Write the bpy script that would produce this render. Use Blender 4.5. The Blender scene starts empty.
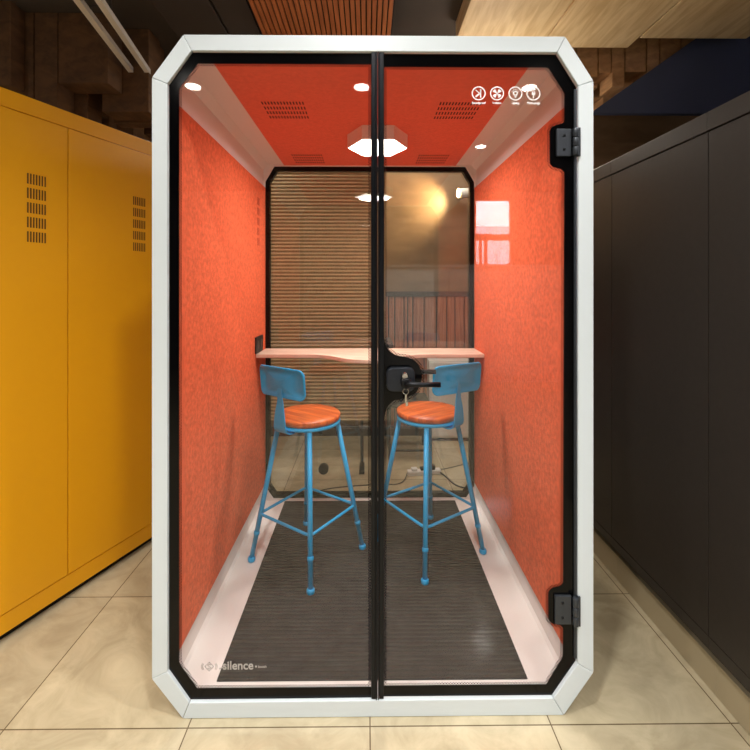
import bpy, bmesh, math, random
from mathutils import Vector, Matrix
random.seed(7)
S = bpy.context.scene
COL = S.collection
R = math.radians

# ------------------------------------------------------------------ helpers
def tag(o, label=None, cat=None, group=None, kind=None):
    if label: o['label'] = label
    if cat: o['category'] = cat
    if group: o['group'] = group
    if kind: o['kind'] = kind
    return o

def empty(name, loc=(0, 0, 0), rz=0, label=None, cat=None, group=None):
    o = bpy.data.objects.new(name, None)
    o.empty_display_size = .1
    o.location = loc
    o.rotation_euler = (0, 0, rz)
    COL.objects.link(o)
    return tag(o, label, cat, group)

def wpos(o):
    p = Vector((0, 0, 0))
    while o is not None:
        p += o.location
        o = o.parent
    return p

class MB:
    """collects shapes; build() links them as one mesh object"""
    def __init__(s):
        s.bm = bmesh.new()
    def box(s, x0, x1, y0, y1, z0, z1, bevel=0, seg=2, M=None):
        r = bmesh.ops.create_cube(s.bm, size=1)
        vs = r['verts']
        for v in vs:
            v.co = Vector(((x0+x1)/2+v.co.x*(x1-x0), (y0+y1)/2+v.co.y*(y1-y0), (z0+z1)/2+v.co.z*(z1-z0)))
        if bevel > 0:
            es = list({e for v in vs for e in v.link_edges})
            r = bmesh.ops.bevel(s.bm, geom=vs+es, offset=bevel, segments=seg, affect='EDGES', profile=.5)
            vs = list({v for f in r['faces'] for v in f.verts})
        if M is not None:
            for v in vs: v.co = M @ v.co
        return s
    def prism(s, pts, axis, a0, a1):
        """pts 2d polygon; axis 'x','y','z' of extrusion"""
        def P(p, a):
            return {'x': (a, p[0], p[1]), 'y': (p[0], a, p[1]), 'z': (p[0], p[1], a)}[axis]
        A = [s.bm.verts.new(P(p, a0)) for p in pts]
        B = [s.bm.verts.new(P(p, a1)) for p in pts]
        n = len(pts)
        s.bm.faces.new(A); s.bm.faces.new(B)
        for i in range(n):
            j = (i+1) % n
            s.bm.faces.new((A[i], A[j], B[j], B[i]))
        return s
    def ring(s, outer, inners, y0, y1):
        """plate in the xz plane between y0 and y1, with holes"""
        if len(inners) == 1 and len(inners[0]) == len(outer):
            n = len(outer)
            V = [[s.bm.verts.new((p[0], y, p[1])) for p in L] for y in (y0, y1) for L in (outer, inners[0])]
            for i in range(n):
                j = (i+1) % n
                for a, b in ((0, 1), (2, 3), (0, 2), (1, 3)):
                    s.bm.faces.new((V[a][i], V[a][j], V[b][j], V[b][i]))
            return s
        loops = [outer] + inners
        fr = []
        es = []
        for L in loops:
            vs = [s.bm.verts.new((p[0], y0, p[1])) for p in L]
            fr.append(vs)
            es += [s.bm.edges.new((vs[i], vs[(i+1) % len(vs)])) for i in range(len(vs))]
        r = bmesh.ops.triangle_fill(s.bm, edges=es, use_beauty=True)
        faces = [g for g in r['geom'] if isinstance(g, bmesh.types.BMFace)]
        bk = {}
        for vs in fr:
            for v in vs: bk[v] = s.bm.verts.new((v.co.x, y1, v.co.z))
        for f in faces:
            s.bm.faces.new([bk[v] for v in reversed(f.verts)])
        for vs in fr:
            n = len(vs)
            for i in range(n):
                a, b = vs[i], vs[(i+1) % n]
                s.bm.faces.new((a, b, bk[b], bk[a]))
        return s
    def tube(s, pts, r, n=12, closed=False, cap=True):
        pts = [Vector(p) for p in pts]
        m = len(pts)
        rs = r if isinstance(r, (list, tuple)) else [r]*m
        rings = []
        up = None
        for i, p in enumerate(pts):
            if closed:
                t = (pts[(i+1) % m]-pts[i-1]).normalized()
            else:
                t = (pts[min(i+1, m-1)]-pts[max(i-1, 0)]).normalized()
            if up is None:
                up = t.orthogonal().normalized()
            up = (up - t*up.dot(t)).normalized()
            w = t.cross(up)
            rings.append([s.bm.verts.new(p+(up*math.cos(2*math.pi*k/n)+w*math.sin(2*math.pi*k/n))*rs[i]) for k in range(n)])
        for i in range(m if closed else m-1):
            a, b = rings[i], rings[(i+1) % m]
            for k in range(n):
                f = s.bm.faces.new((a[k], a[(k+1) % n], b[(k+1) % n], b[k])); f.smooth = True
        if cap and not closed:
            s.bm.faces.new(rings[0]); s.bm.faces.new(rings[-1])
        return s
    def lathe(s, prof, c=(0, 0, 0), n=40, axis='z', smooth=True):
        """prof list of (r, h)"""
        rings = []
        for r, h in prof:
            row = []
            for k in range(n):
                a = 2*math.pi*k/n
                x, y = r*math.cos(a), r*math.sin(a)
                q = {'z': (x, y, h), 'y': (x, h, y), 'x': (h, x, y)}[axis]
                row.append(s.bm.verts.new(Vector(q)+Vector(c)))
            rings.append(row)
        for a, b in zip(rings, rings[1:]):
            for k in range(n):
                f = s.bm.faces.new((a[k], a[(k+1) % n], b[(k+1) % n], b[k])); f.smooth = smooth
        s.bm.faces.new(rings[0]); s.bm.faces.new(rings[-1])
        return s
    def build(s, name, mat, parent=None, local=False, smooth=None):
        bmesh.ops.recalc_face_normals(s.bm, faces=s.bm.faces)
        me = bpy.data.meshes.new(name)
        if parent is not None and not local:
            off = wpos(parent)
            for v in s.bm.verts: v.co -= off
        s.bm.to_mesh(me); s.bm.free()
        me.materials.append(mat)
        o = bpy.data.objects.new(name, me)
        COL.objects.link(o)
        if parent is not None: o.parent = parent
        return o

def struct(o):
    o['kind'] = 'structure'; return o

def copy_tree(o, parent=None):
    c = o.copy(); COL.objects.link(c)
    c.parent = parent
    for ch in list(o.children): copy_tree(ch, c)
    return c

def spline(P, n=6, closed=False):
    out = []
    m = len(P)
    for i in range(m if closed else m-1):
        p = [P[(i+k) % m] if closed else P[max(0, min(m-1, i+k))] for k in (-1, 0, 1, 2)]
        for j in range(n):
            t = j/n
            out.append(tuple(.5*((2*p[1][d])+(-p[0][d]+p[2][d])*t+(2*p[0][d]-5*p[1][d]+4*p[2][d]-p[3][d])*t*t+(-p[0][d]+3*p[1][d]-3*p[2][d]+p[3][d])*t**3) for d in range(len(P[0]))))
    if not closed: out.append(tuple(P[-1]))
    return out

# ------------------------------------------------------------------ materials
def lin(c):
    return tuple(((v/255)/12.92 if v/255 <= .04045 else ((v/255+.055)/1.055)**2.4) for v in c)

def mat(name, rgb, rough=.5, metal=0, spec=.5, noise=None, bump=None, coat=0):
    m = bpy.data.materials.new(name); m.use_nodes = True
    nt = m.node_tree; b = nt.nodes['Principled BSDF']
    c = lin(rgb)
    b.inputs['Base Color'].default_value = (*c, 1)
    b.inputs['Roughness'].default_value = rough
    b.inputs['Metallic'].default_value = metal
    b.inputs['Specular IOR Level'].default_value = spec
    b.inputs['Coat Weight'].default_value = coat
    tc = nt.nodes.new('ShaderNodeTexCoord')
    if noise:
        sc, amt, sq = noise   # scale, amount, stretch
        mp = nt.nodes.new('ShaderNodeMapping'); mp.inputs['Scale'].default_value = sq
        n = nt.nodes.new('ShaderNodeTexNoise'); n.inputs['Scale'].default_value = sc; n.inputs['Detail'].default_value = 5
        r = nt.nodes.new('ShaderNodeValToRGB')
        r.color_ramp.elements[0].position = .3; r.color_ramp.elements[1].position = .7
        r.color_ramp.elements[0].color = (*[v*(1-amt) for v in c], 1)
        r.color_ramp.elements[1].color = (*[min(1, v*(1+amt)) for v in c], 1)
        nt.links.new(tc.outputs['Object'], mp.inputs[0]); nt.links.new(mp.outputs[0], n.inputs['Vector'])
        nt.links.new(n.outputs['Fac'], r.inputs[0]); nt.links.new(r.outputs[0], b.inputs['Base Color'])
    if bump:
        sc, st, dist = bump
        n = nt.nodes.new('ShaderNodeTexNoise'); n.inputs['Scale'].default_value = sc; n.inputs['Detail'].default_value = 3
        bp = nt.nodes.new('ShaderNodeBump'); bp.inputs['Strength'].default_value = st; bp.inputs['Distance'].default_value = dist
        nt.links.new(tc.outputs['Object'], n.inputs['Vector']); nt.links.new(n.outputs['Fac'], bp.inputs['Height'])
        nt.links.new(bp.outputs[0], b.inputs['Normal'])
    return m

def emat(name, rgb, s):
    m = bpy.data.materials.new(name); m.use_nodes = True
    b = m.node_tree.nodes['Principled BSDF']
    b.inputs['Base Color'].default_value = (*lin(rgb), 1)
    b.inputs['Emission Color'].default_value = (*lin(rgb), 1)
    b.inputs['Emission Strength'].default_value = s
    return m

def glass(name, f0, tint=(1, 1, 1)):
    m = bpy.data.materials.new(name); m.use_nodes = True
    nt = m.node_tree; nt.nodes.clear()
    N = nt.nodes.new; L = nt.links.new
    out = N('ShaderNodeOutputMaterial'); mix = N('ShaderNodeMixShader')
    tr = N('ShaderNodeBsdfTransparent'); tr.inputs[0].default_value = (*tint, 1)
    gl = N('ShaderNodeBsdfGlossy'); gl.inputs['Roughness'].default_value = 0.0
    geo = N('ShaderNodeNewGeometry')
    dot = N('ShaderNodeVectorMath'); dot.operation = 'DOT_PRODUCT'
    L(geo.outputs['Incoming'], dot.inputs[0]); L(geo.outputs['Normal'], dot.inputs[1])
    ab = N('ShaderNodeMath'); ab.operation = 'ABSOLUTE'; L(dot.outputs['Value'], ab.inputs[0])
    su = N('ShaderNodeMath'); su.operation = 'SUBTRACT'; su.inputs[0].default_value = 1; L(ab.outputs[0], su.inputs[1])
    pw = N('ShaderNodeMath'); pw.operation = 'POWER'; pw.inputs[1].default_value = 5; L(su.outputs[0], pw.inputs[0])
    ma = N('ShaderNodeMath'); ma.operation = 'MULTIPLY_ADD'; ma.inputs[1].default_value = 1-f0; ma.inputs[2].default_value = f0
    L(pw.outputs[0], ma.inputs[0]); L(ma.outputs[0], mix.inputs[0])
    L(tr.outputs[0], mix.inputs[1]); L(gl.outputs[0], mix.inputs[2]); L(mix.outputs[0], out.inputs[0])
    return m

def dotted(name, rgb, pitch):
    """printed dot pattern: opaque dots on clear glass"""
    m = bpy.data.materials.new(name); m.use_nodes = True
    nt = m.node_tree; nt.nodes.clear()
    N = nt.nodes.new; L = nt.links.new
    out = N('ShaderNodeOutputMaterial'); mix = N('ShaderNodeMixShader')
    tr = N('ShaderNodeBsdfTransparent'); df = N('ShaderNodeBsdfDiffuse'); df.inputs[0].default_value = (*lin(rgb), 1)
    tc = N('ShaderNodeTexCoord'); mp = N('ShaderNodeMapping'); mp.inputs['Rotation'].default_value = (0, R(45), 0)
    vo = N('ShaderNodeVectorMath'); vo.operation = 'SCALE'; vo.inputs['Scale'].default_value = 1/pitch
    fr = N('ShaderNodeVectorMath'); fr.operation = 'FRACTION'
    sb = N('ShaderNodeVectorMath'); sb.operation = 'SUBTRACT'; sb.inputs[1].default_value = (.5, .5, .5)
    ml = N('ShaderNodeVectorMath'); ml.operation = 'MULTIPLY'; ml.inputs[1].default_value = (1, 0, 1)
    ln = N('ShaderNodeVectorMath'); ln.operation = 'LENGTH'
    ls = N('ShaderNodeMath'); ls.operation = 'LESS_THAN'; ls.inputs[1].default_value = .36
    L(tc.outputs['Object'], mp.inputs[0]); L(mp.outputs[0], vo.inputs[0]); L(vo.outputs[0], fr.inputs[0])
    L(fr.outputs[0], sb.inputs[0]); L(sb.outputs[0], ml.inputs[0]); L(ml.outputs[0], ln.inputs[0])
    L(ln.outputs['Value'], ls.inputs[0]); L(ls.outputs[0], mix.inputs[0])
    L(tr.outputs[0], mix.inputs[1]); L(df.outputs[0], mix.inputs[2]); L(mix.outputs[0], out.inputs[0])
    return m

def tiles(name, c1, c2, grout, size, offx, offy, rough):
    m = bpy.data.materials.new(name); m.use_nodes = True
    nt = m.node_tree; b = nt.nodes['Principled BSDF']
    N = nt.nodes.new; L = nt.links.new
    tc = N('ShaderNodeTexCoord'); mp = N('ShaderNodeMapping')
    mp.inputs['Location'].default_value = (-offx, -offy, 0)
    L(tc.outputs['Object'], mp.inputs[0])
    br = N('ShaderNodeTexBrick'); br.offset = 0; br.squash = 1
    br.inputs['Scale'].default_value = 1
    br.inputs['Brick Width'].default_value = size; br.inputs['Row Height'].default_value = size
    br.inputs['Mortar Size'].default_value = .0022; br.inputs['Mortar Smooth'].default_value = .1
    br.inputs['Bias'].default_value = 0
    br.inputs['Color1'].default_value = (1, 1, 1, 1); br.inputs['Color2'].default_value = (.88, .88, .88, 1)
    br.inputs['Mortar'].default_value = (.28, .24, .2, 1)
    L(mp.outputs[0], br.inputs['Vector'])
    n = N('ShaderNodeTexNoise'); n.inputs['Scale'].default_value = 5; n.inputs['Detail'].default_value = 9; n.inputs['Roughness'].default_value = .62
    n.inputs['Distortion'].default_value = 1.2
    L(tc.outputs['Object'], n.inputs['Vector'])
    r = N('ShaderNodeValToRGB')
    r.color_ramp.elements[0].position = .35; r.color_ramp.elements[1].position = .66
    r.color_ramp.elements[0].color = (*lin(c1), 1); r.color_ramp.elements[1].color = (*lin(c2), 1)
    L(n.outputs['Fac'], r.inputs[0])
    mx = N('ShaderNodeMix'); mx.data_type = 'RGBA'; mx.blend_type = 'MULTIPLY'; mx.inputs[0].default_value = 1
    L(r.outputs[0], mx.inputs[6]); L(br.outputs['Color'], mx.inputs[7]); L(mx.outputs[2], b.inputs['Base Color'])
    b.inputs['Roughness'].default_value = rough
    return m

def ribbed(name, rgb, pitch, axis, dark=.45, rough=.7, strength=.8, noise_amt=.12):
    """ribs across an axis: groove shade darkened into the colour, plus bump"""
    m = mat(name, rgb, rough, noise=(18, noise_amt, (1, 1, 1)))
    nt = m.node_tree; b = nt.nodes['Principled BSDF']; N = nt.nodes.new; L = nt.links.new
    tc = N('ShaderNodeTexCoord'); sp = N('ShaderNodeSeparateXYZ'); L(tc.outputs['Object'], sp.inputs[0])
    mu = N('ShaderNodeMath'); mu.operation = 'MULTIPLY'; mu.inputs[1].default_value = 2*math.pi/pitch
    L(sp.outputs['xyz'.index(axis)], mu.inputs[0])
    si = N('ShaderNodeMath'); si.operation = 'SINE'; L(mu.outputs[0], si.inputs[0])
    mr = N('ShaderNodeMapRange'); mr.inputs['From Min'].default_value = -1; mr.inputs['From Max'].default_value = -.1
    mr.inputs['To Min'].default_value = dark; mr.inputs['To Max'].default_value = 1  # shade of the grooves, painted by darkening the base colour
    L(si.outputs[0], mr.inputs['Value'])
    mx = N('ShaderNodeMix'); mx.data_type = 'RGBA'; mx.blend_type = 'MULTIPLY'; mx.inputs[0].default_value = 1
    src = b.inputs['Base Color'].links[0].from_socket
    L(src, mx.inputs[6]); L(mr.outputs[0], mx.inputs[7]); L(mx.outputs[2], b.inputs['Base Color'])
    bp = N('ShaderNodeBump'); bp.inputs['Strength'].default_value = strength; bp.inputs['Distance'].default_value = pitch*.2
    L(si.outputs[0], bp.inputs['Height']); L(bp.outputs[0], b.inputs['Normal'])
    return m

def wood(name, c1, c2, scale=(1, 12, 12), rough=.5, detail=14):
    m = bpy.data.materials.new(name); m.use_nodes = True
    nt = m.node_tree; b = nt.nodes['Principled BSDF']; N = nt.nodes.new; L = nt.links.new
    tc = N('ShaderNodeTexCoord'); mp = N('ShaderNodeMapping'); mp.inputs['Scale'].default_value = scale
    n = N('ShaderNodeTexNoise'); n.inputs['Scale'].default_value = 3; n.inputs['Detail'].default_value = detail; n.inputs['Distortion'].default_value = .6
    r = N('ShaderNodeValToRGB')
    r.color_ramp.elements[0].position = .35; r.color_ramp.elements[1].position = .65
    r.color_ramp.elements[0].color = (*lin(c1), 1); r.color_ramp.elements[1].color = (*lin(c2), 1)
    L(tc.outputs['Object'], mp.inputs[0]); L(mp.outputs[0], n.inputs['Vector']); L(n.outputs['Fac'], r.inputs[0])
    L(r.outputs[0], b.inputs['Base Color'])
    b.inputs['Roughness'].default_value = rough
    return m

M = {}
M['frame'] = mat('frame_white', (214, 223, 227), .42)
M['shell'] = mat('shell_white', (226, 222, 218), .5)
M['orange'] = mat('orange_felt', (218, 104, 68), .95, spec=.15, noise=(62, .2, (1, 1, 1)), bump=(160, .5, .003))
M['ceil_orange'] = mat('ceiling_orange', (228, 116, 92), .9, spec=.15, noise=(60, .06, (1, 1, 1)), bump=(160, .3, .002))
M['black'] = mat('black_print', (5, 5, 6), .12, spec=.2)
M['blackmetal'] = mat('black_metal', (24, 26, 30), .3, metal=.6)
M['darkmetal'] = mat('hinge_metal', (62, 66, 72), .35, metal=.5)
M['glass'] = glass('front_glass', .036, (.985, .99, .985))
M['bglass'] = glass('rear_glass', .05, (.97, .965, .95))
M['dots'] = dotted('dot_print', (14, 14, 16), .0068)
M['white_print'] = mat('white_print', (240, 240, 240), .6)
M['grey_print'] = mat('grey_print', (172, 168, 164), .6)
M['carpet'] = ribbed('carpet', (46, 44, 44), .021, 'y', dark=.62, rough=.97, strength=.8, noise_amt=.3)
M['blue'] = mat('blue_paint', (2, 156, 214), .38, coat=.25)
M['seat'] = wood('seat_wood', (160, 66, 22), (216, 112, 48), (1.2, 14, 1), .35, 4)
M['desk'] = wood('desk_wood', (222, 190, 168), (240, 214, 194), (2, 10, 6), .4)
M['lampbody'] = mat('lamp_body', (226, 214, 208), .5)
M['slot'] = mat('vent_slot', (60, 22, 16), .9)
M['chrome'] = mat('chrome', (200, 198, 192), .18, metal=1)
M['floor'] = tiles('floor_tiles', (176, 163, 134), (202, 189, 158), None, .6, -.01, -.03, .09)
M['ceiling'] = mat('ceiling_dark', (70, 62, 56), .9, noise=(3, .2, (1, 1, 1)))
M['ribceil'] = wood('brown_ribs', (160, 90, 48), (190, 112, 64), (12, 1, 12), .6)
M['ribgap'] = mat('rib_gap', (40, 24, 16), .9)
M['ply'] = wood('plywood', (216, 182, 130), (240, 212, 164), (8, 1, 8), .6)
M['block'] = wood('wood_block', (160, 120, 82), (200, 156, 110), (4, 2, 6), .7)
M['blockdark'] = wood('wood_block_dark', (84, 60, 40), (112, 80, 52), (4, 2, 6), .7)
M['yellow'] = mat('yellow_paint', (236, 168, 6), .42)
M['yslot'] = mat('yellow_slot', (96, 62, 20), .9)
M['cab'] = mat('dark_cabinet', (48, 42, 38), .4, noise=(40, .08, (1, 1, 1)))
M['plinth'] = mat('plinth', (186, 170, 138), .5)
M['seam'] = mat('dark_gap', (12, 11, 10), .9)
M['wallwhite'] = mat('wall_white', (176, 166, 160), .85)
M['walldark'] = mat('wall_dark', (58, 50, 46), .9)
M['tan'] = ribbed('tan_ribs', (176, 150, 110), .0278, 'z', dark=.58, rough=.8, strength=.6)
M['brownwall'] = wood('brown_wall', (116, 92, 66), (132, 106, 78), (1, 1, 3), .5)
M['redwood'] = wood('red_wood', (140, 84, 62), (182, 118, 88), (20, 1, 1), .55)
M['whitepaint'] = mat('white_paint', (228, 226, 222), .5)
M['bluegrey'] = mat('blue_grey', (66, 76, 108), .8)
M['plastic_black'] = mat('black_plastic', (18, 18, 18), .5)
M['plastic_white'] = mat('white_plastic', (225, 225, 225), .45)
M['lamp_on'] = emat('lamp_diffuser', (255, 246, 236), 9)
M['down_on'] = emat('downlight_diffuser', (255, 248, 240), 30)
M['spot_on'] = emat('spot_diffuser', (255, 214, 150), 30)
M['brick'] = mat('outside_wall', (205, 188, 196), .9, noise=(4, .2, (1, 1, 1)))
M['navy'] = mat('rail', (60, 66, 80), .6)

# ------------------------------------------------------------------ camera
F = 430.0
CX, CY, CZ = -.02, -1.45, 1.458
cam = bpy.data.cameras.new('camera'); co = bpy.data.objects.new('camera', cam); COL.objects.link(co)
cam.sensor_width = 36; cam.sensor_fit = 'HORIZONTAL'
cam.lens = F/750*36
co.location = (CX, CY, CZ)
co.rotation_euler = (R(90), 0, R(-.5))
cam.shift_x = (375-370.75)/750
cam.shift_y = -(375-285)/750
cam.clip_start = .05
S.camera = co

def PX(px): return CX+(px-367)/296.3
def PZ(py): return CZ+(285-py)/296.3
def poly(P): return [(PX(a), PZ(b)) for a, b in P]

# ------------------------------------------------------------------ room shell
RX0, RX1, RY0, RY1, H = -4.2, 4.4, -7.0, 2.72, 3.3
struct(MB().box(RX0, RX1, RY0, RY1, -.1, 0).build('floor', M['floor']))
struct(MB().box(RX0, RX1, RY0, RY1, H, H+.1).build('ceiling', M['ceiling']))
struct(MB().box(RX0-.1, RX0, RY0, RY1, 0, H).build('wall_left', M['wallwhite']))
struct(MB().box(RX1, RX1+.1, RY0, RY1, 0, H).build('wall_right', M['wallwhite']))
# back wall: smooth brown upper panelling
struct(MB().box(RX0, RX1, RY1, RY1+.1, 1.37, H).box(RX0, .05, RY1, RY1+.1, 0, 1.37).box(2.4, RX1, RY1, RY1+.1, 0, 1.37).build('wall_back', M['brownwall']))
struct(MB().box(.05, 2.4, RY1+.02, RY1+.1, 0, 1.35).build('wall_back_lower', M['ribgap']))
mb = MB(); x = .06
for w in (.10, .035, .06, .09, .035, .05, .11, .12, .10, .08, .09, .12, .1, .12, .1, .12, .1, .12, .1, .12, .1, .12, .1, .12):
    mb.box(x, x+w-.012, RY1-.012, RY1+.02, .05, 1.345, .003)
    x += w
    if x > 2.3: break
struct(mb.build('trim_1', M['redwood']))
struct(MB().box(.05, 2.4, RY1-.02, RY1+.02, 1.345, 1.395).build('trim_2', M['walldark']))
struct(MB().box(RX0, RX1, RY1-.015, RY1, 0, .09).build('baseboard_back', M['walldark']))
# front wall (behind the camera) with a window
wx0, wx1, wz0, wz1 = 2.10, 2.84, 1.84, 3.16
struct(MB().box(RX0, wx0, RY0-.1, RY0, 0, H).box(wx1, RX1, RY0-.1, RY0, 0, H)
       .box(wx0, wx1, RY0-.1, RY0, 0, wz0).box(wx0, wx1, RY0-.1, RY0, wz1, H).build('wall_front', M['wallwhite']))
w = struct(MB().box(wx0, wx0+.03, RY0-.08, RY0+.02, wz0, wz1).box(wx1-.03, wx1, RY0-.08, RY0+.02, wz0, wz1)
           .box(wx0, wx1, RY0-.08, RY0+.02, wz0, wz0+.03).box(wx0, wx1, RY0-.08, RY0+.02, wz1-.03, wz1)
           .box(wx0, wx1, RY0-.07, RY0+.01, 2.34, 2.46)
           .box(wx0+.10, wx0+.15, RY0-.07, RY0+.01, wz0, 2.4).box(wx0+.20, wx0+.26, RY0-.07, RY0+.01, wz0, 2.4).build('window_1', M['wallwhite']))
MB().box(wx0+.03, wx1-.03, RY0-.045, RY0-.039, wz0+.03, wz1-.03).build('pane', M['glass'], w)
# building outside the window
ob = MB().box(-2, 10, -22, -20, -1, 4.4)
for i in range(12):
    for j in range(2):
        ob.box(-1.5+i, -1+i, -20, -19.9, .6+j*1.6, 1.6+j*1.6)
tag(ob.build('building', M['brick']), 'pale neighbouring building seen through the high window, mirrored in the door glass', 'building')

# ------------------------------------------------------------------ office pod
pod = empty('office_pod', (0, .7, 0), 0, 'white framed phone booth pod with orange felt interior and black edged glass door', 'office pod')
OUT = poly([(184, 35.5), (566, 35.5), (594.5, 80), (594.5, 674), (564.5, 717.2), (183.5, 717.2), (152.8, 677), (152.8, 78.5)])
INN = poly([(192, 51.5), (558, 51.5), (579.2, 85), (578.6, 665), (554, 699.5), (190, 701), (168.2, 670), (168.2, 84.5)])
OUT = [(x, max(z, 0.001)) for x, z in OUT]
D = 1.43   # pod depth
# mitred frame segments with hairline seams
mb = MB()
for i in range(8):
    j = (i+1) % 8
    a, b, c, d = map(Vector, (OUT[i], OUT[j], INN[j], INN[i]))
    t = (b-a).normalized()*.0006
    q = [a+t, b-t, c-t, d+t]
    mb.prism([tuple(v) for v in q], 'y', 0, .055)
frame = mb.build('frame', M['frame'], pod)
md = frame.modifiers.new('bevel', 'BEVEL'); md.width = .0022; md.segments = 2; md.limit_method = 'ANGLE'
# outer shell as a tube
W2 = .70
Zf, Zc = .042, 2.25
chx, chz = .10, .15
INS = [(-W2+.03, Zc), (W2-.03, Zc), (W2, Zc-.03), (W2, Zf+.012), (W2-.012, Zf), (-W2+.012, Zf), (-W2, Zf+.012), (-W2, Zc-.03)]
O2 = [(-.655, 2.262), (.655, 2.262), (.715, 2.20), (.715, .07), (.655, .001), (-.655, .001), (-.715, .07), (-.715, 2.20)]
MB().ring(O2, [INS], .055, D).build('shell', M['shell'], pod)
# flat rim closing between front frame and shell lining
# orange side panels
for s, nm in ((-1, 'left'), (1, 'right')):
    p = MB().box(min(s*W2, s*(W2-.012)), max(s*W2, s*(W2-.012)), .05, D-.035, Zf+.112, Zc-chz-.002, .002).build('side_panel', M['orange'], pod)
    # slim perforated slots near the rear edge
    if s < 0:
        v = MB()
        for g in range(5):
            for k in range(5):
                z = 1.99-g*.062-k*.009
                v.box(-W2+.012, -W2+.0128, 1.175, 1.225, z-.003, z+.003)
        v.build('vent', mat('felt_slot', (170, 62, 34), .95), p)
# orange ceiling panel with four slot vents
cp = MB().box(-.565, .565, .045, D-.03, Zc-.006, Zc, .001).build('ceiling_panel', M['ceil_orange'], pod)
for vx, vy in ((-.385, .49), (.385, .49), (-.385, 1.235), (.385, 1.235)):
    vp = MB().box(vx-.098, vx+.098, vy-.103, vy+.096, Zc-.0066, Zc-.006).build('ceiling_vent', M['ceil_orange'], pod)
    for r_ in range(4):
        v = MB()
        for c_ in range(14):
            x0 = vx-.09+c_*.0135
            v.box(x0, x0+.006, vy-.095+r_*.052, vy-.095+r_*.052+.029, Zc-.0072, Zc-.0066)
        v.build('slot_row', M['slot'], vp)
# rear frame and rear glass
B0 = D-.03
def BX(px): return CX+(px-367)*(B0-CY)/F + (B0-CY)*math.tan(R(.0))
def BZ(py): return CZ+(285-py)*(B0-CY)/F
zb1, zb0 = Zc-.012, Zf+.012
RO = [(-W2+.07, zb1), (W2-.07, zb1), (W2-.012, zb1-.10), (W2-.012, zb0+.075), (W2-.065, zb0), (-W2+.065, zb0), (-W2+.012, zb0+.075), (-W2+.012, zb1-.10)]
def inset(P, d):
    out = []
    n = len(P)
    area = sum(P[i][0]*P[(i+1) % n][1]-P[(i+1) % n][0]*P[i][1] for i in range(n))
    sg = 1 if area > 0 else -1
    for i in range(n):
        a, b, c = Vector(P[i-1]), Vector(P[i]), Vector(P[(i+1) % n])
        t1, t2 = (b-a).normalized(), (c-b).normalized()
        n1, n2 = Vector((-t1.y, t1.x))*sg, Vector((-t2.y, t2.x))*sg
        m_ = (n1+n2)
        if m_.length < 1e-6: m_ = n1
        m_.normalize()
        k = d/max(.5, m_.dot(n1))
        out.append(tuple(b+m_*k))
    return out
RM = [(x, z) for x, z in RO]
MB().ring(INS if False else [(x*1.0, z) for x, z in inset(INS, -.001)], [RM], B0-.02, D).build('rear_rim', M['shell'], pod)
MB().ring(RM, [inset(RM, .028)], B0-.012, D-.004).build('rear_frame', M['black'], pod)
rg = MB().ring(inset(RM, .001), [[(-.31+.031*math.cos(a*math.pi/12), .232+.031*math.sin(a*math.pi/12)) for a in range(24)]], D-.004, D+.004).build('rear_glass', M['bglass'], pod)
MB().lathe([(.033, D-.022), (.033, D+.008), (.020, D+.008), (.020, D-.010)][:2], (-.31, 0, .232), 28, 'y').build('cable_grommet', M['plastic_black'], rg)
# --- front panes
def bulge(Rx, Lx, y0, y1):
    return [(Rx, y0-4), (Rx-.8, y0-1.8), (Rx-2.2, y0-.4), (Rx-5, y0+.6), (Lx+6, y0+1.6), (Lx+3.2, y0+2.6), (Lx+1.2, y0+4.4), (Lx+.2, y0+7.5),
            (Lx+.2, y1-7.5), (Lx+1.2, y1-4.4), (Lx+3.2, y1-2.6), (Lx+6, y1-1.6), (Rx-5, y1-.6), (Rx-2.2, y1+.4), (Rx-.8, y1+1.8), (Rx, y1+4)]
LC = poly([(178.6, 88), (197.5, 62.8), (371, 62.8), (371, 689.5), (196.6, 689.5), (178.6, 664)])
hand = spline([(384.2, 336), (385.6, 345), (389, 350.7), (394, 354.6), (400, 356.7), (409, 358.2), (417, 363), (421.5, 371), (422.3, 378), (420.6, 386), (415, 394), (405.5, 399), (394, 401.5), (387.5, 408), (384.8, 416), (384.2, 424)], 3)
DC = poly([(384.2, 65.3), (550, 65.3), (566.4, 91)] + bulge(566.4, 551.5, 122, 168) + bulge(565.2, 550, 589, 629) + [(564.8, 661), (548, 688.5), (384.2, 688.5)] + list(reversed(hand)))
e = .001
LO = poly([(192, 51.8), (376.9, 51.8), (376.9, 700.6), (190.2, 700.6), (168.6, 669.8), (168.6, 84.8)])
DO = poly([(378.1, 52.2), (557.6, 52.2), (578.4, 85.4), (577.8, 664.6), (553.6, 699.2), (378.1, 699.2)])
Y0, Y1 = .012, .020
fp = empty('fixed_glass_panel', (0, 0, 0)); fp.parent = pod; fp.location = (PX(275), Y0-.7, 0)
dr = empty('door', (0, 0, 0)); dr.parent = pod; dr.location = (PX(579), Y0-.7, 0)
bpy.context.view_layer.update()
fp = None
def pane(O, Cc, nm, lab):
    g = MB().prism(O, 'y', Y0, Y1).build(nm, M['glass'], pod)
    MB().ring(O, [Cc], Y0-.0012, Y0-.0002).build('black_border', M['black'], g)
    MB().ring(inset(Cc, -.0004), [inset(Cc, .009)], Y0-.0010, Y0-.0004).build('dotted_edge', M['dots'], g)
    return g
for o in list(bpy.data.objects):
    if o.name.startswith('fixed_glass_panel') or o.name == 'door': bpy.data.objects.remove(o)
gl = pane(LO, LC, 'fixed_glass_panel', '')
gd = pane(DO, DC, 'door', '')
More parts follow.
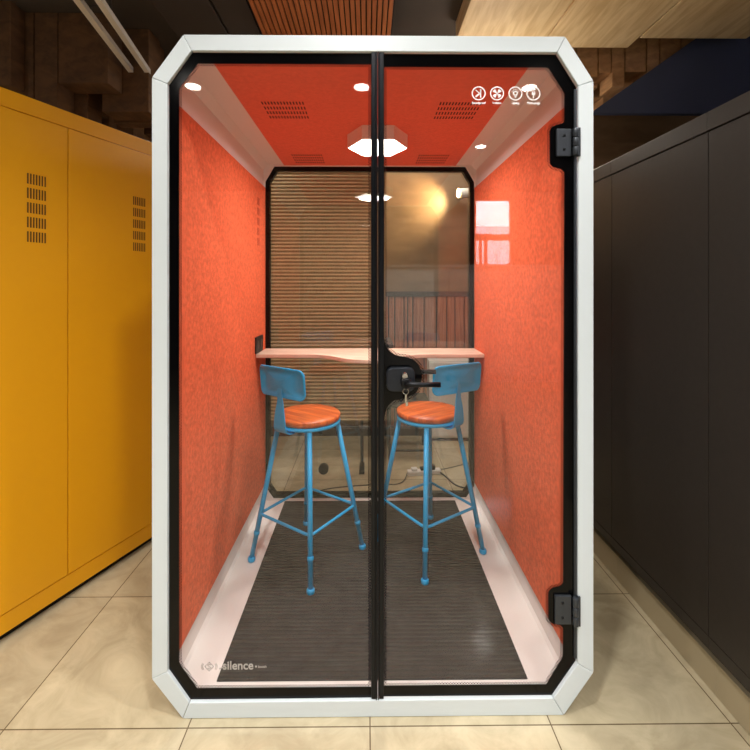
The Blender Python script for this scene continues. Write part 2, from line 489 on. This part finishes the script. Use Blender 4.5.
# centre meeting profiles with grooves
ctr = MB()
xa, xb = PX(371.4), PX(377.1)
z0, z1 = PZ(699.5), PZ(52)
ctr.box(xa, xb-.004, .002, Y0-.0013, z0, z1, .0015).box(xb-.0038, xb-.0006, -.002, Y0-.0013, z0, z1, .0008).box(xb-.008, xb+.0018, .006, Y0-.0013, z0, z1)
ctr.build('edge_profile', M['blackmetal'], gl)
xa, xb = PX(378), PX(383.8)
MB().box(xa, xa+.003, -.002, Y0-.0013, z0, z1, .0008).box(xa+.004, xb, .002, Y0-.0013, z0, z1, .0015).build('edge_profile', M['blackmetal'], gd)
# slim metal strip along the hinge side and top of the door
MB().box(PX(575.6), PX(578.2), .004, Y0-.0013, PZ(661), PZ(88), .0008).build('edge_strip', M['darkmetal'], gd)
# hinges
for (cx, cy, hx0, hy0, hy1) in ((567, 142, 557.5, 128, 155.5), (567, 611, 556, 597.5, 626)):
    hg = MB()
    hg.box(PX(hx0), PX(572.5), .001, Y0-.0013, PZ(hy1), PZ(hy0), .002)
    hg.box(PX(578), PX(580.6), -.006, .004, PZ(hy1+.6), PZ(hy0-.6), .001)
    h = hg.build('hinge', M['darkmetal'], gd)
    kn = MB()
    L_ = (hy1-hy0)/3
    for k in range(3):
        zt, zbm = PZ(hy0+k*L_+.4), PZ(hy0+(k+1)*L_-.4)
        kn.lathe([(.0085, zbm), (.0095, zbm+.002), (.0095, zt-.002), (.0085, zt)], (PX(575.6), -.005, 0), 20)
    kn.build('hinge_knuckle', M['darkmetal'], gd)
    for sy in (hy0+6.8, hy1-6.8):
        MB().lathe([(.0048, .0012), (.0042, -.0012), (.0015, -.0022)], (PX(hx0+7.5), 0, PZ(sy)), 14, 'y').build('screw', M['blackmetal'], gd)
# lock body, lever, cylinder
lk = MB()
pts = []
def rrect(x0, x1, z0, z1, r, n=6):
    out = []
    for (cx, cz, a0) in ((x1-r, z1-r, 0), (x0+r, z1-r, 90), (x0+r, z0+r, 180), (x1-r, z0+r, 270)):
        for k in range(n+1):
            a = R(a0+90*k/n)
            out.append((cx+r*math.cos(a), cz+r*math.sin(a)))
    return out
for ya, yb in ((-.018, Y0-.0013), (Y1, .05)):
    lk.prism(rrect(PX(386.2), PX(414.5), PZ(390.5), PZ(367), .022), 'y', ya, yb)
lock = lk.build('lock', mat('lock_black', (36, 40, 48), .3, metal=.4), gd)
md = lock.modifiers.new('bevel', 'BEVEL'); md.width = .004; md.segments = 3; md.limit_method = 'ANGLE'
MB().lathe([(.018, -.018), (.018, -.040), (.014, -.044)], (PX(405.5), 0, PZ(381)), 28, 'y').tube([(PX(404), -.043, PZ(381.3)), (PX(412), -.050, PZ(381.2)), (PX(420), -.050, PZ(381.3)), (PX(438), -.047, PZ(381.6))], [.0095, .0088, .0078, .0088], 14).build('handle', M['blackmetal'], gd)
MB().lathe([(.0095, .05), (.0095, .085)], (PX(405.5), 0, PZ(378)), 20, 'y').tube([(PX(405), .083, PZ(377)), (PX(418), .088, PZ(377)), (PX(440), .086, PZ(377))], .0085, 12).build('handle', M['blackmetal'], gd)
MB().lathe([(.0125, -.018), (.0125, -.024), (.0085, -.027), (.0085, -.033)], (PX(404.2), 0, PZ(374.3)), 24, 'y').build('lock_cylinder', M['chrome'], gd)
# wall socket plate
so = MB().box(-W2+.012, -W2+.022, 1.115, 1.28, 1.046, 1.145, .003).build('wall_socket', M['plastic_black'], pod)
M['sface'] = mat('socket_face', (60, 54, 54), .4)
for yy in (1.157, 1.237):
    MB().lathe([(.026, -W2+.0222), (.026, -W2+.0232), (.022, -W2+.0234)], (0, yy, 1.096), 20, 'x').build('socket_face', M['sface'], so)
# desk with a wavy front edge
FE = spline([(-.687, 1.135), (-.5, 1.135), (-.34, 1.128), (-.24, 1.085), (-.14, .985), (-.05, .945), (.05, .94), (.13, .975), (.20, 1.07), (.28, 1.122), (.4, 1.13), (.687, 1.13)], 5)
dk = MB().prism([(-.687, B0-.022)]+FE+[(.687, B0-.022)], 'z', 1.020, 1.042).build('desk_shelf', M['desk'], pod)
md = dk.modifiers.new('bevel', 'BEVEL'); md.width = .003; md.segments = 2; md.limit_method = 'ANGLE'; md.angle_limit = R(50)
# hexagonal ceiling lamp
hc = (.035, .80)
def hexa(r, sx=1): return [(hc[0]+r*math.cos(R(60*k))*sx, hc[1]+r*math.sin(R(60*k))) for k in range(6)]
lb = MB().prism(hexa(.158), 'z', Zc-.075, Zc-.006).build('ceiling_lamp', M['lampbody'], pod)
MB().prism(hexa(.15), 'z', Zc-.078, Zc-.0745).build('lamp_diffuser', M['lamp_on'], lb)

# printed marks on the glass
def text(s, size, x, z, y, m, parent, name='lettering', bold=0, ax='CENTER', depth=.0003):
    cu = bpy.data.curves.new('t', 'FONT'); cu.body = s; cu.size = size; cu.align_x = ax; cu.extrude = depth; cu.offset = bold
    o = bpy.data.objects.new('t', cu); COL.objects.link(o)
    bpy.context.view_layer.update()
    me = bpy.data.meshes.new_from_object(o.evaluated_get(bpy.context.evaluated_depsgraph_get()))
    bpy.data.objects.remove(o)
    off = wpos(parent)
    for v in me.vertices:
        v.co = Vector((v.co.x+x, y-v.co.z, v.co.y+z)) - off
    me.materials.clear(); me.materials.append(m)
    q = bpy.data.objects.new(name, me); COL.objects.link(q); q.parent = parent
    return q
def circ(cx, cz, r, n=28, a0=0): return [(cx+r*math.cos(2*math.pi*k/n+a0), cz+r*math.sin(2*math.pi*k/n+a0)) for k in range(n)]
def stroke(mb, a, b, w):
    a, b = Vector(a), Vector(b); t = (b-a).normalized(); n = Vector((-t.y, t.x))*w/2
    mb.prism([tuple(a+n), tuple(b+n), tuple(b-n), tuple(a-n)], 'y', Y0-.001, Y0-.0002)
k = .0034  # metres per photograph pixel at the glass
for i, (ipx, word) in enumerate(((479.7, 'Soundproof'), (498.3, 'Ventilation'), (516.9, 'Lighting'), (535.2, 'Multi-plugs'))):
    cx, cz = PX(ipx), PZ(91.6)
    m_ = MB().ring(circ(cx, cz, 7.1/296.3), [circ(cx, cz, 5.9/296.3)], Y0-.001, Y0-.0002)
    u = 1/296.3
    if i == 0:
        stroke(m_, (cx+2*u, cz+4.3*u), (cx+2*u, cz-4.3*u), 1.3*u)
        stroke(m_, (cx-3*u, cz+3.4*u), (cx+1.3*u, cz-.2*u), 1.1*u)
        stroke(m_, (cx-3*u, cz-3.4*u), (cx+1.3*u, cz+.2*u), 1.7*u)
    elif i == 1:
        for q in range(4):
            a = R(90*q+20)
            P = [(cx, cz)]+[(cx+4.8*u*math.cos(a+R(t)), cz+4.8*u*math.sin(a+R(t))) for t in (0, 12, 25, 38, 50)]
            m_.prism(P, 'y', Y0-.001, Y0-.0002)
    elif i == 2:
        m_.ring(circ(cx, cz+.2*u, 2.6*u, 18), [circ(cx, cz+.2*u, 1.2*u, 18)], Y0-.001, Y0-.0002)
        m_.prism([(cx-1.2*u, cz-2*u), (cx+1.2*u, cz-2*u), (cx+.6*u, cz-4.6*u), (cx-.6*u, cz-4.6*u)], 'y', Y0-.001, Y0-.0002)
        for a in (30, 60, 90, 120, 150):
            stroke(m_, (cx+3.3*u*math.cos(R(a)), cz+.2*u+3.3*u*math.sin(R(a))), (cx+4.4*u*math.cos(R(a)), cz+.2*u+4.4*u*math.sin(R(a))), .7*u)
    else:
        m_.prism([(cx-1.9*u, cz+1*u), (cx+1.9*u, cz+1*u), (cx+1.6*u, cz-1.2*u), (cx+.5*u, cz-2*u), (cx-.5*u, cz-2*u), (cx-1.6*u, cz-1.2*u)], 'y', Y0-.001, Y0-.0002)
        stroke(m_, (cx, cz-1.8*u), (cx, cz-4.8*u), .9*u)
        for dx in (-1, 1): stroke(m_, (cx+dx*u, cz+.8*u), (cx+dx*u, cz+3*u), .8*u)
    m_.build('icon', M['white_print'], gd)
    wd = (14, 9, 7.5, 13)[i]
    t_ = text(word, .0105, cx, PZ(102.2), Y0-.0006, M['white_print'], gd, 'icon_caption', .0004)
    t_w = max(v.co.x for v in t_.data.vertices)-min(v.co.x for v in t_.data.vertices)
    mid = sum((max(v.co.x for v in t_.data.vertices), min(v.co.x for v in t_.data.vertices)))/2
    for v in t_.data.vertices: v.co.x = mid+(v.co.x-mid)*(wd/296.3)/t_w
lg = MB()
cx, cz, u = PX(208.7), PZ(668), 1/296.3
dm = lambda r: [(cx+r*u, cz), (cx, cz+r*u), (cx-r*u, cz), (cx, cz-r*u)]
lg.ring(dm(4.9), [dm(3.9)], Y0-.001, Y0-.0002)
for a, b in (((1.6, 1.4), (0, 2.6)), ((0, 2.6), (-1.6, 1.2)), ((-1.6, 1.2), (1.6, -1.2)), ((1.6, -1.2), (0, -2.6)), ((0, -2.6), (-1.6, -1.4))):
    stroke(lg, (cx+a[0]*u, cz+a[1]*u), (cx+b[0]*u, cz+b[1]*u), .8*u)
for s in (-1, 1):
    for rr, ww in ((6.6, .7), (7.9, .5)):
        pr = None
        for a in range(-32, 33, 8):
            q = (cx+s*rr*u*math.cos(R(a)), cz+rr*u*math.sin(R(a))*.8)
            if pr: stroke(lg, pr, q, ww*u)
            pr = q
stroke(lg, (PX(218.5), PZ(670.5)), (PX(223), PZ(668.6)), .9*u)
lg.build('logo', M['grey_print'], gl)
t_ = text('silence', .040, PX(222), PZ(671), Y0-.0006, M['grey_print'], gl, 'logo_lettering', .0007, 'LEFT')
mx_ = max(v.co.x for v in t_.data.vertices); mn_ = min(v.co.x for v in t_.data.vertices)
for v in t_.data.vertices: v.co.x = mn_+(v.co.x-mn_)*(30.5/296.3)/(mx_-mn_)
d_ = MB(); d_.prism(circ(PX(255.5), PZ(668.3), 1.0*u, 10), 'y', Y0-.001, Y0-.0002); d_.build('logo_dot', M['grey_print'], gl)
text('booth', .012, PX(257.5), PZ(669.6), Y0-.0006, M['grey_print'], gl, 'small_lettering', .0001, 'LEFT')

# key ring in the lock
ky = empty('key_ring', (PX(404.2), -.030, PZ(376)), 0, 'small silver keys on a ring hanging from the door lock', 'keys')
kx = PX(404.5)
MB().lathe([(.0055, -.034), (.0055, -.038)], (PX(404.2), 0, PZ(376.5)), 16, 'y').box(kx-.0045, kx+.0045, -.0385, -.0345, PZ(385.4), PZ(377), .001).build('key', M['chrome'], ky)
MB().tube([(kx+.001+.0095*math.cos(2*math.pi*t/20), -.0365, PZ(388.8)+.0095*math.sin(2*math.pi*t/20)) for t in range(20)], .0013, 8, closed=True).build('ring', M['chrome'], ky)
MB().box(kx-.002, kx+.0045, -.038, -.0355, PZ(399.5), PZ(391.5), .0008).box(kx, kx+.009, -.038, -.0355, PZ(403), PZ(398.5), .001).build('key', M['chrome'], ky)

# carpet inside
tag(MB().box(-.557, .557, .088, B0-.035, Zf, Zf+.005, .002).build('ribbed_carpet', M['carpet']), 'dark brown-grey ribbed carpet mat covering the pod floor under both stools', 'carpet')

# ------------------------------------------------------------------ stools
def make_stool():
    r = empty('bar_stool')
    ST = .742
    MB().lathe([(.155, ST-.032), (.163, ST-.028), (.168, ST-.018), (.168, ST-.006), (.163, ST), (.10, ST+.0004), (.02, ST+.0004)], n=56).build('seat', M['seat'], r, True)
    MB().lathe([(.145, ST-.048), (.165, ST-.048), (.168, ST-.045), (.168, ST-.036), (.165, ST-.0325), (.145, ST-.0325)], n=56).build('seat_ring', M['blue'], r, True)
    tt, bb = .107, .203
    for sx in (-1, 1):
        for sy in (-1, 1):
            top = Vector((sx*tt, sy*tt, ST-.05)); bot = Vector((sx*bb, sy*bb, .012))
            d = bot-top
            P = [top+d*t for t in (0, .5, 1)]
            lg_ = MB().tube(P, [.0128, .0125, .0122], 16).build('leg', M['blue'], r, True)
            MB().tube([top+d*.795, top+d*.80, top+d*.818, top+d*.823], [.0135, .0152, .0152, .0135], 16).build('collar', M['blue'], lg_, True)
            MB().lathe([(.017, 0), (.019, .004), (.019, .016), (.0155, .022)], (bot.x, bot.y, 0), 20).build('foot_cap', M['blue'], lg_, True)
    # square foot rest
    zr = .238
    q = tt+(bb-tt)*((ST-.05-zr)/(ST-.062))+.004
    P = []
    for (cx, cy, a0) in ((q-.03, q-.03, 0), (-q+.03, q-.03, 90), (-q+.03, -q+.03, 180), (q-.03, -q+.03, 270)):
        for k_ in range(6):
            a = R(a0+90*k_/5); P.append((cx+.03*math.cos(a), cy+.03*math.sin(a), zr))
    MB().tube(P, .0072, 12, closed=True).build('foot_rest', M['blue'], r, True)
    # bracket: bent strip
    prof = [(-.05, .690, .040), (-.13, .686, .040), (-.172, .688, .041), (-.194, .704, .041), (-.199, .735, .039), (-.199, .79, .031), (-.196, .84, .020), (-.199, .88, .015), (-.202, .93, .015)]
    ps = spline(prof, 4)
    mb = MB(); th = .004
    rows = []
    for i, (y, z, w) in enumerate(ps):
        y2, z2, _ = ps[min(i+1, len(ps)-1)]; y1_, z1_, _ = ps[max(i-1, 0)]
        t = Vector((y2-y1_, z2-z1_)).normalized(); n = Vector((-t.y, t.x))*th
        rows.append([mb.bm.verts.new(c) for c in ((-w, y, z), (w, y, z), (w, y+n.x, z+n.y), (-w, y+n.x, z+n.y))])
    for a, b in zip(rows, rows[1:]):
        for k_ in range(4):
            f = mb.bm.faces.new((a[k_], a[(k_+1) % 4], b[(k_+1) % 4], b[k_])); f.smooth = False
    mb.bm.faces.new(rows[0]); mb.bm.faces.new(rows[-1])
    mb.build('back_bracket', M['blue'], r, True)
    # backrest: curved pressed sheet with rolled rim
    w, h, rr, zc = .148, .071, .028, .937
    def cur(x, z, dy=0):
        return (x, -.212+(x/w)**2*.028+dy-(z)*.10, zc+z)
    out = [(p[0], p[1]) for p in rrect(-w, w, -h, h, rr, 6)]
    mb = MB()
    lv = []
    for sc_, dy in ((1, .004), (1, -.004), (.965, -.005), (.93, .003), (.55, .003), (.15, .003)):
        lv.append([mb.bm.verts.new(cur((x*sc_ if sc_ < .9 else math.copysign(abs(x)-(1-sc_)*w, x)) if True else x, (z*sc_ if sc_ < .9 else math.copysign(max(0, abs(z)-(1-sc_)*w), z)), dy)) for x, z in out])
    for a, b in zip(lv, lv[1:]):
        for k_ in range(len(out)):
            f = mb.bm.faces.new((a[k_], a[(k_+1) % len(out)], b[(k_+1) % len(out)], b[k_])); f.smooth = True
    mb.bm.faces.new(lv[-1])
    b = mb.build('backrest', M['blue'], r, True)
    md = b.modifiers.new('thick', 'SOLIDIFY'); md.thickness = .003; md.offset = 0
    MB().tube([cur(x, z, -.003) for x, z in out], .0050, 8, closed=True).build('rim', M['blue'], b, True)
    return r
st = make_stool()
st.location = (-.328, .805, Zf+.005); st.rotation_euler = (0, 0, R(-35))
tag(st, 'blue metal bar stool with round wooden seat on the left of the black centre post', 'bar stool', 'bar stools inside the pod')
st2 = copy_tree(st)
st2.location = (.309, .865, Zf+.005); st2.rotation_euler = (0, 0, R(34))
for ch in st2.children:
    if ch.name.startswith('back_bracket'): ch.rotation_euler = (0, 0, R(8))
    elif ch.name.startswith('backrest'):
        ch.rotation_euler = (0, 0, R(-7))
        cc = Vector((0, -.2, 0))
        ch.location = Matrix.Rotation(R(9), 3, 'Z') @ cc - Matrix.Rotation(R(-7), 3, 'Z') @ cc
st2['label'] = 'blue metal bar stool with round wooden seat behind the glass door, below the lock handle'

# ------------------------------------------------------------------ surroundings
# yellow locker
lk = empty('metal_locker', (-1.307-.37*.8, .80-.93*.8, 0), R(68.3), 'tall yellow metal locker cabinet left of the pod', 'locker')
LW, LD, LH = 1.08, .45, 2.262
LB = 'metal_locker'
MB().box(0, LW, .012, LD, .035, LH, .004).box(0, LW, 0, .02, .035, .115, .002).box(0, LW, 0, .02, LH-.075, LH, .002).box(LW-.03, LW, 0, .02, .1, LH-.06, .001).box(0, .02, 0, .02, .1, LH-.06, .001).build('body', M['yellow'], lk, True)
MB().box(.03, LW-.03, .03, LD-.03, 0, .036).build('base', M['seam'], lk, True)
for (xa, xb) in ((.023, .532), (.536, LW-.033)):
    d = MB().box(xa, xb, -.004, .012, .119, LH-.079, .0025).build('door', M['yellow'], lk, True)
    v = MB()
    for g in range(5):
        for c in range(7):
            z = 1.935-g*.062
            v.box(xb-.17+c*.0115, xb-.17+c*.0115+.006, -.0048, -.0038, z-.045, z)
    v.build('vent', M['yslot'], d, True)
# dark cabinets on the right: one unit each
cab = empty('dark_cabinet', (1.205, -1.14, 0))
MB().box(.004, .5, .001, .599, .17, 2.07, .002).build('body', M['cab'], cab, True)
MB().box(.03, .48, .0, .6, .118, .172).build('recess', M['seam'], cab, True)
MB().box(.012, .49, .0, .6, 0, .12, .002).build('plinth', M['plinth'], cab, True)
MB().box(-.018, .004, .0015, .5985, .218, 2.0, .0015).build('door', M['cab'], cab, True)
MB().box(-.022, .5, .0, .6, 2.003, 2.07, .002).build('cornice', M['cab'], cab, True)
MB().box(-.016, .004, .0, .6, .17, .214, .002).build('bottom_rail', M['cab'], cab, True)
labs = ['tall dark brown cabinet nearest the viewer on the right edge', 'second tall dark brown cabinet from the viewer on the right',
        'tall dark brown cabinet in line with the front of the white pod frame', 'tall dark brown cabinet just behind the pod frame right side',
        'tall dark brown cabinet beside the rear of the pod', 'farthest tall dark brown cabinet against the back wall']
ys = [-1.14, -.54, .06, .66, 1.26, 1.86]
for i, y in enumerate(ys):
    c = cab if i == 0 else copy_tree(cab)
    c.location = (1.205, y, 0)
    tag(c, labs[i], 'cabinet', 'dark cabinets along the right side')
# tan ribbed screen behind the pod
sc = empty('room_divider', (-.72, 1.95, 0), 0, 'tan horizontally ribbed freestanding screen behind the rear glass', 'screen')
MB().box(-1.62, .125, 1.935, 1.965, .392, 2.5, .002).build('panel', M['tan'], sc)
for xx in (-1.55, -.9, -.06):
    MB().box(xx-.012, xx+.012, 1.94, 1.96, .03, .392).box(xx-.02, xx+.02, 1.86, 2.04, 0, .02, .003).build('leg', M['plastic_black'], sc)
# low light cabinet behind right
wc = empty('low_cabinet', (.82, 2.63, 0), 0, 'low light grey cabinet behind the rear glass on the right', 'cabinet')
MB().box(.56, 1.08, 2.56, 2.705, .03, .75, .004).build('body', M['whitepaint'], wc)
MB().box(.575, 1.065, 2.545, 2.56, .05, .735, .003).build('door', M['whitepaint'], wc)
MB().box(.59, 1.05, 2.57, 2.70, 0, .032).build('base', M['seam'], wc)
# black chair behind
bc = empty('black_chair', (.33, 2.3, 0), 0, 'black chair half hidden behind the rear glass near the low cabinet', 'chair')
MB().box(.14, .52, 2.12, 2.50, .43, .47, .015).build('seat', M['plastic_black'], bc)
MB().box(.14, .20, 2.10, 2.48, .62, .98, .012).build('backrest', M['plastic_black'], bc)
for xx in (.17, .49):
    for yy in (2.15, 2.47):
        MB().tube([(xx, yy, .44), (xx, yy, .0)], .012).build('leg', M['plastic_black'], bc)
MB().tube([(.17, 2.15, .07), (.49, 2.15, .07)], .009).build('stretcher', M['plastic_black'], bc)
MB().tube([(.16, 2.30, .44), (.16, 2.30, .7)], .012).build('back_post', M['plastic_black'], bc)
# power strip and cables
ps = empty('power_strip', (.42, 1.86, 0), R(8), 'white power strip lying on the floor behind the rear glass', 'power strip')
MB().box(-.13, .13, -.027, .027, 0, .035, .006).build('body', M['plastic_white'], ps, True)
for i in range(3):
    MB().box(-.10+i*.07, -.055+i*.07, -.02, .02, .035, .055+.015*(i == 2), .005).build('plug', M['plastic_black'] if i else M['plastic_white'], ps, True)
def cable(P, r, lab):
    tag(MB().tube(spline(P, 8), r, 8).build('power_cable', M['plastic_black']), lab, 'cable')
cable([(.53, 1.87, .02), (.58, 1.80, .006), (.63, 1.66, .006), (.75, 1.60, .006), (.95, 1.62, .006), (1.15, 1.75, .006)], .006, 'thick black cable curving over the floor tiles right of the power strip')
cable([(.29, 1.84, .02), (.22, 1.70, .004), (.0, 1.68, .004), (-.30, 1.62, .004), (-.45, 1.5, .004)], .0035, 'thin dark cable running left from the power strip')
cable([(.52, 1.90, .02), (.6, 1.95, .004), (.8, 2.05, .004), (1.1, 2.2, .004)], .003, 'thin dark cable running back right from the power strip')
# wall washer spot behind the pod
sp = empty('spotlight', (.815, 2.48, 2.30), 0, 'small warm spotlight glowing on the brown wall behind the rear glass', 'spotlight')
MB().lathe([(.03, .0), (.045, .03), (.045, .10), (.03, .12)], (0, 0, 0), 20, 'x').box(.04, .07, .0, .2, -.015, .015).build('housing', M['whitepaint'], sp, True)
MB().lathe([(.040, -.004), (.040, .004)], (0, 0, 0), 20, 'x').build('lens', M['spot_on'], sp, True)

# ------------------------------------------------------------------ ceiling furniture
rc = empty('slatted_ceiling_panel', (-.28, 1.8, 3.2), 0, 'brown ribbed ceiling panel hung above the pod', 'ceiling panel')
MB().box(-.74, .15, .3, 3.6-1, 3.19, 3.21).build('backing', M['ribgap'], rc)
mb = MB()
for i in range(26):
    xx = -.735+i*.034
    mb.box(xx, xx+.026, .3, 2.6, 3.172, 3.19, .002)
mb.build('slats', M['ribceil'], rc)
for (a, b, yend, lab) in ((.60, 1.215, 1.55, 'pale plywood ceiling panel above the pod, next to the dark gap'), (1.225, 1.85, 1.62, 'pale plywood ceiling panel above the dark cabinets'), (1.86, 2.6, 1.5, 'pale plywood ceiling panel at the far right edge')):
    tag(MB().box(a, b, .1, yend, 3.16, H-.001, .003).build('plywood_panel', M['ply']), lab, 'ceiling panel', 'plywood ceiling panels')
# dark panels left with seams
for i, (a, b) in enumerate(((-1.35, -.99), (-.975, -.76))):
    tag(MB().box(a, b, .2, 2.6, 3.2, 3.22, .003).build('dark_ceiling_panel', M['walldark']), ('wide dark ceiling panel above the left corner of the pod', 'narrow dark ceiling panel beside the brown ribbed ceiling panel')[i], 'ceiling panel')
# track
tr = empty('ceiling_track', (-1.55, 1.5, 3.0), 0, 'white twin rail ceiling track running above the yellow locker', 'ceiling track')
for off, nm in ((-.15, 'rail'), (-.035, 'rail')):
    p0, p1 = Vector((-1.40+off, .60, 2.985)), Vector((-1.74+off, 2.55, 2.985))
    mb = MB(); q = [(p0.x, p0.y), (p0.x+.035, p0.y), (p1.x+.035, p1.y), (p1.x, p1.y)]
    mb.prism(q, 'z', 2.985, 3.02); mb.build(nm, M['whitepaint'], tr)
for t in (.2, .8):
    c = Vector((-1.40, .6, 0)).lerp(Vector((-1.74, 2.55, 0)), t)
    MB().box(c.x-.16, c.x+.01, c.y-.01, c.y+.01, 3.018, 3.03).tube([(c.x, c.y, 3.025), (c.x, c.y, 3.3)], .005).build('hanger', M['walldark'], tr)
# hanging timber blocks
def blocks(x0, x1, y0, y1, zlo, zhi, m, where, grp):
    y = y0
    while y < y1-.05:
        dy = random.choice((.12, .18, .26)); x = x0+random.uniform(0, .1)
        while x < x1-.05:
            dx = random.choice((.10, .16, .24, .34))
            if random.random() < .86:
                z = random.uniform(zlo, zhi)
                o = MB().box(-dx/2+.004, dx/2-.004, -dy/2+.004, dy/2-.004, 0, H-.001-z, .003).build('timber_block', m)
                o.location = (x+dx/2, y+dy/2, z)
                tag(o, where, 'timber block', grp)
            x += dx
        y += dy
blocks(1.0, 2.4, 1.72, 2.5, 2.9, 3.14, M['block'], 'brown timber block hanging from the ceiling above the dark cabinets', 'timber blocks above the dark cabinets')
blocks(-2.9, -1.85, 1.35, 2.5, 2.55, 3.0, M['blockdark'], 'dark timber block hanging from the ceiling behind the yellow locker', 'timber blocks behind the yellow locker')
# blue-grey hanging panel and soffit right
struct(MB().box(2.1, RX1, .3, RY1, 2.2, 2.5).build('trim_3', M['walldark']))
tag(MB().prism([(1.58, 2.69), (2.9, 2.69), (2.9, H-.002), (2.44, H-.002)], 'y', 1.62, 1.66).build('hanging_panel', M['bluegrey']), 'blue-grey sloping panel hanging from the ceiling right of the pod, below the timber blocks', 'panel')

# ------------------------------------------------------------------ reflected side of the room
wcb = MB()
for i, (xa, xb) in enumerate(((.22, 1.2), (1.21, 2.20), (2.21, 3.3))):
    c = empty('white_cabinet', ((xa+xb)/2, -5.2, 0), 0, ('white cabinet left in the row reflected in the door glass', 'white cabinet in the middle of the row reflected in the door glass', 'white cabinet at the right of the row reflected in the door glass')[i], 'cabinet', 'white cabinets reflected in the glass')
    MB().box(xa, xb, -5.45, -4.95, .08, 1.72, .003).build('body', M['whitepaint'], c)
    MB().box(xa, xb, -5.46, -4.92, 1.725, 1.76, .003).build('top', M['whitepaint'], c)
    MB().box(xa+.02, xb-.02, -5.43, -4.945, 0, .082).build('base', M['whitepaint'], c)
    for q in range(2):
        w2 = (xb-xa)/2
        dd = MB().box(xa+q*w2+.004, xa+(q+1)*w2-.004, -4.95, -4.932, .1, 1.70, .002).build('door', M['whitepaint'], c)

# ------------------------------------------------------------------ lights
dl = None
def make_down():
    r = empty('downlight')
    MB().lathe([(.072, -.006), (.085, -.004), (.085, .0)], n=32).build('trim_ring', M['whitepaint'], r, True)
    MB().lathe([(.068, -.010), (.068, -.006)], n=32).build('diffuser', M['down_on'], r, True)
    return r
proto = make_down()
n = 0
rows = ((-.95, 'above the camera row nearest the pod'), (-2.51, 'in the row mirrored in the glass'), (-4.21, 'in the row farthest from the pod'))
cols = ((-1.63, 'left'), (-.07, 'middle'), (1.49, 'right'))
POW = {-.95: 62, -2.51: 80, -4.21: 130}
for ry, rn in rows:
    for cx, cn in cols:
        if ry == -4.21 and cn != 'right': continue
        d = proto if n == 0 else copy_tree(proto)
        d.location = (cx, ry, H)
        tag(d, '%s round ceiling downlight %s' % (cn, rn), 'downlight', 'round ceiling downlights')
        li = bpy.data.lights.new('downlight_lamp', 'SPOT'); li.energy = POW[ry]*(1.0 if cn != 'middle' else .8); li.color = (1, .97, .93)
        li.spot_size = R(125); li.spot_blend = .6; li.shadow_soft_size = .07
        lo = bpy.data.objects.new('downlight_lamp', li); COL.objects.link(lo); lo.parent = d; lo.location = (0, 0, -.03)
        n += 1
# unseen downlights over the sides / behind, one added to brighten the screen
for (x, y, e_) in ((-2.6, -.2, 55), (.3, 2.2, 50), (-.9, 1.75, 34), (2.8, -1.2, 20), (-3.5, -3.0, 40)):
    d = copy_tree(proto); d.location = (x, y, 3.198 if x == -.9 else H)
    for ch in list(d.children):
        if ch.type == 'LIGHT':
            bpy.data.objects.remove(ch)
    tag(d, 'round ceiling downlight %s' % {-2.6: 'over the yellow locker side', .3: 'over the power strip behind the pod', -.9: 'out of sight, added to brighten the tan ribbed screen', 2.8: 'over the dark cabinets', -3.5: 'by the left wall of the room'}[x], 'downlight', 'round ceiling downlights')
    li = bpy.data.lights.new('downlight_lamp', 'SPOT'); li.energy = e_; li.color = (1, .9, .76)
    li.spot_size = R(125); li.spot_blend = .6; li.shadow_soft_size = .07
    lo = bpy.data.objects.new('downlight_lamp', li); COL.objects.link(lo); lo.parent = d; lo.location = (0, 0, -.03)
# pod lamp
li = bpy.data.lights.new('pod_lamp', 'AREA'); li.shape = 'DISK'; li.size = .24; li.energy = 12; li.color = (1, .95, .9)
lo = bpy.data.objects.new('pod_lamp', li); COL.objects.link(lo); lo.parent = lb; lo.location = Vector((hc[0], hc[1], Zc-.085))-wpos(lb)
# unseen globe lamp, added to brighten the plywood, slats and timber blocks
gp = empty('added_globe_lamp', (.9, 1.75, H), 0, 'added white globe lamp, unseen behind the pod roof, brightening the ceiling wood', 'added fill lamp')
MB().tube([(0, 0, 0), (0, 0, -.46)], .004, 8).lathe([(.05, -.02), (.05, 0)]).build('cord', M['plastic_black'], gp, True)
MB().lathe([(.002+.09*math.sin(math.pi*t/14), -.55+.09*math.cos(math.pi*t/14)) for t in range(15)], n=28).build('globe', emat('fill_globe_glow', (255, 240, 220), 14), gp, True)
li = bpy.data.lights.new('fill_globe_bulb', 'POINT'); li.energy = 11; li.color = (1, .9, .78); li.shadow_soft_size = .1
lo = bpy.data.objects.new('fill_globe_bulb', li); COL.objects.link(lo); lo.parent = gp; lo.location = (0, 0, -.66)
# warm spot washing the wall
li = bpy.data.lights.new('wall_washer', 'SPOT'); li.energy = 42; li.color = (1, .72, .36); li.spot_size = R(105); li.spot_blend = .8; li.shadow_soft_size = .03
lo = bpy.data.objects.new('wall_washer', li); COL.objects.link(lo); lo.parent = sp; lo.location = (-.012, 0, 0)
lo.rotation_euler = Vector((-1, .65, -.16)).to_track_quat('-Z', 'Y').to_euler()

# daylight outside
wd = bpy.data.worlds.new('world'); S.world = wd; wd.use_nodes = True
bg = wd.node_tree.nodes['Background']; bg.inputs[0].default_value = (.86, .92, 1, 1); bg.inputs[1].default_value = 12

S.view_settings.view_transform = 'Standard'; S.view_settings.look = 'None'
S.view_settings.exposure = .45; S.view_settings.gamma = 1; S.view_settings.use_curve_mapping = False
S.cycles.use_denoising = True
S.cycles.max_bounces = 12; S.cycles.transparent_max_bounces = 24; S.cycles.glossy_bounces = 6; S.cycles.diffuse_bounces = 5
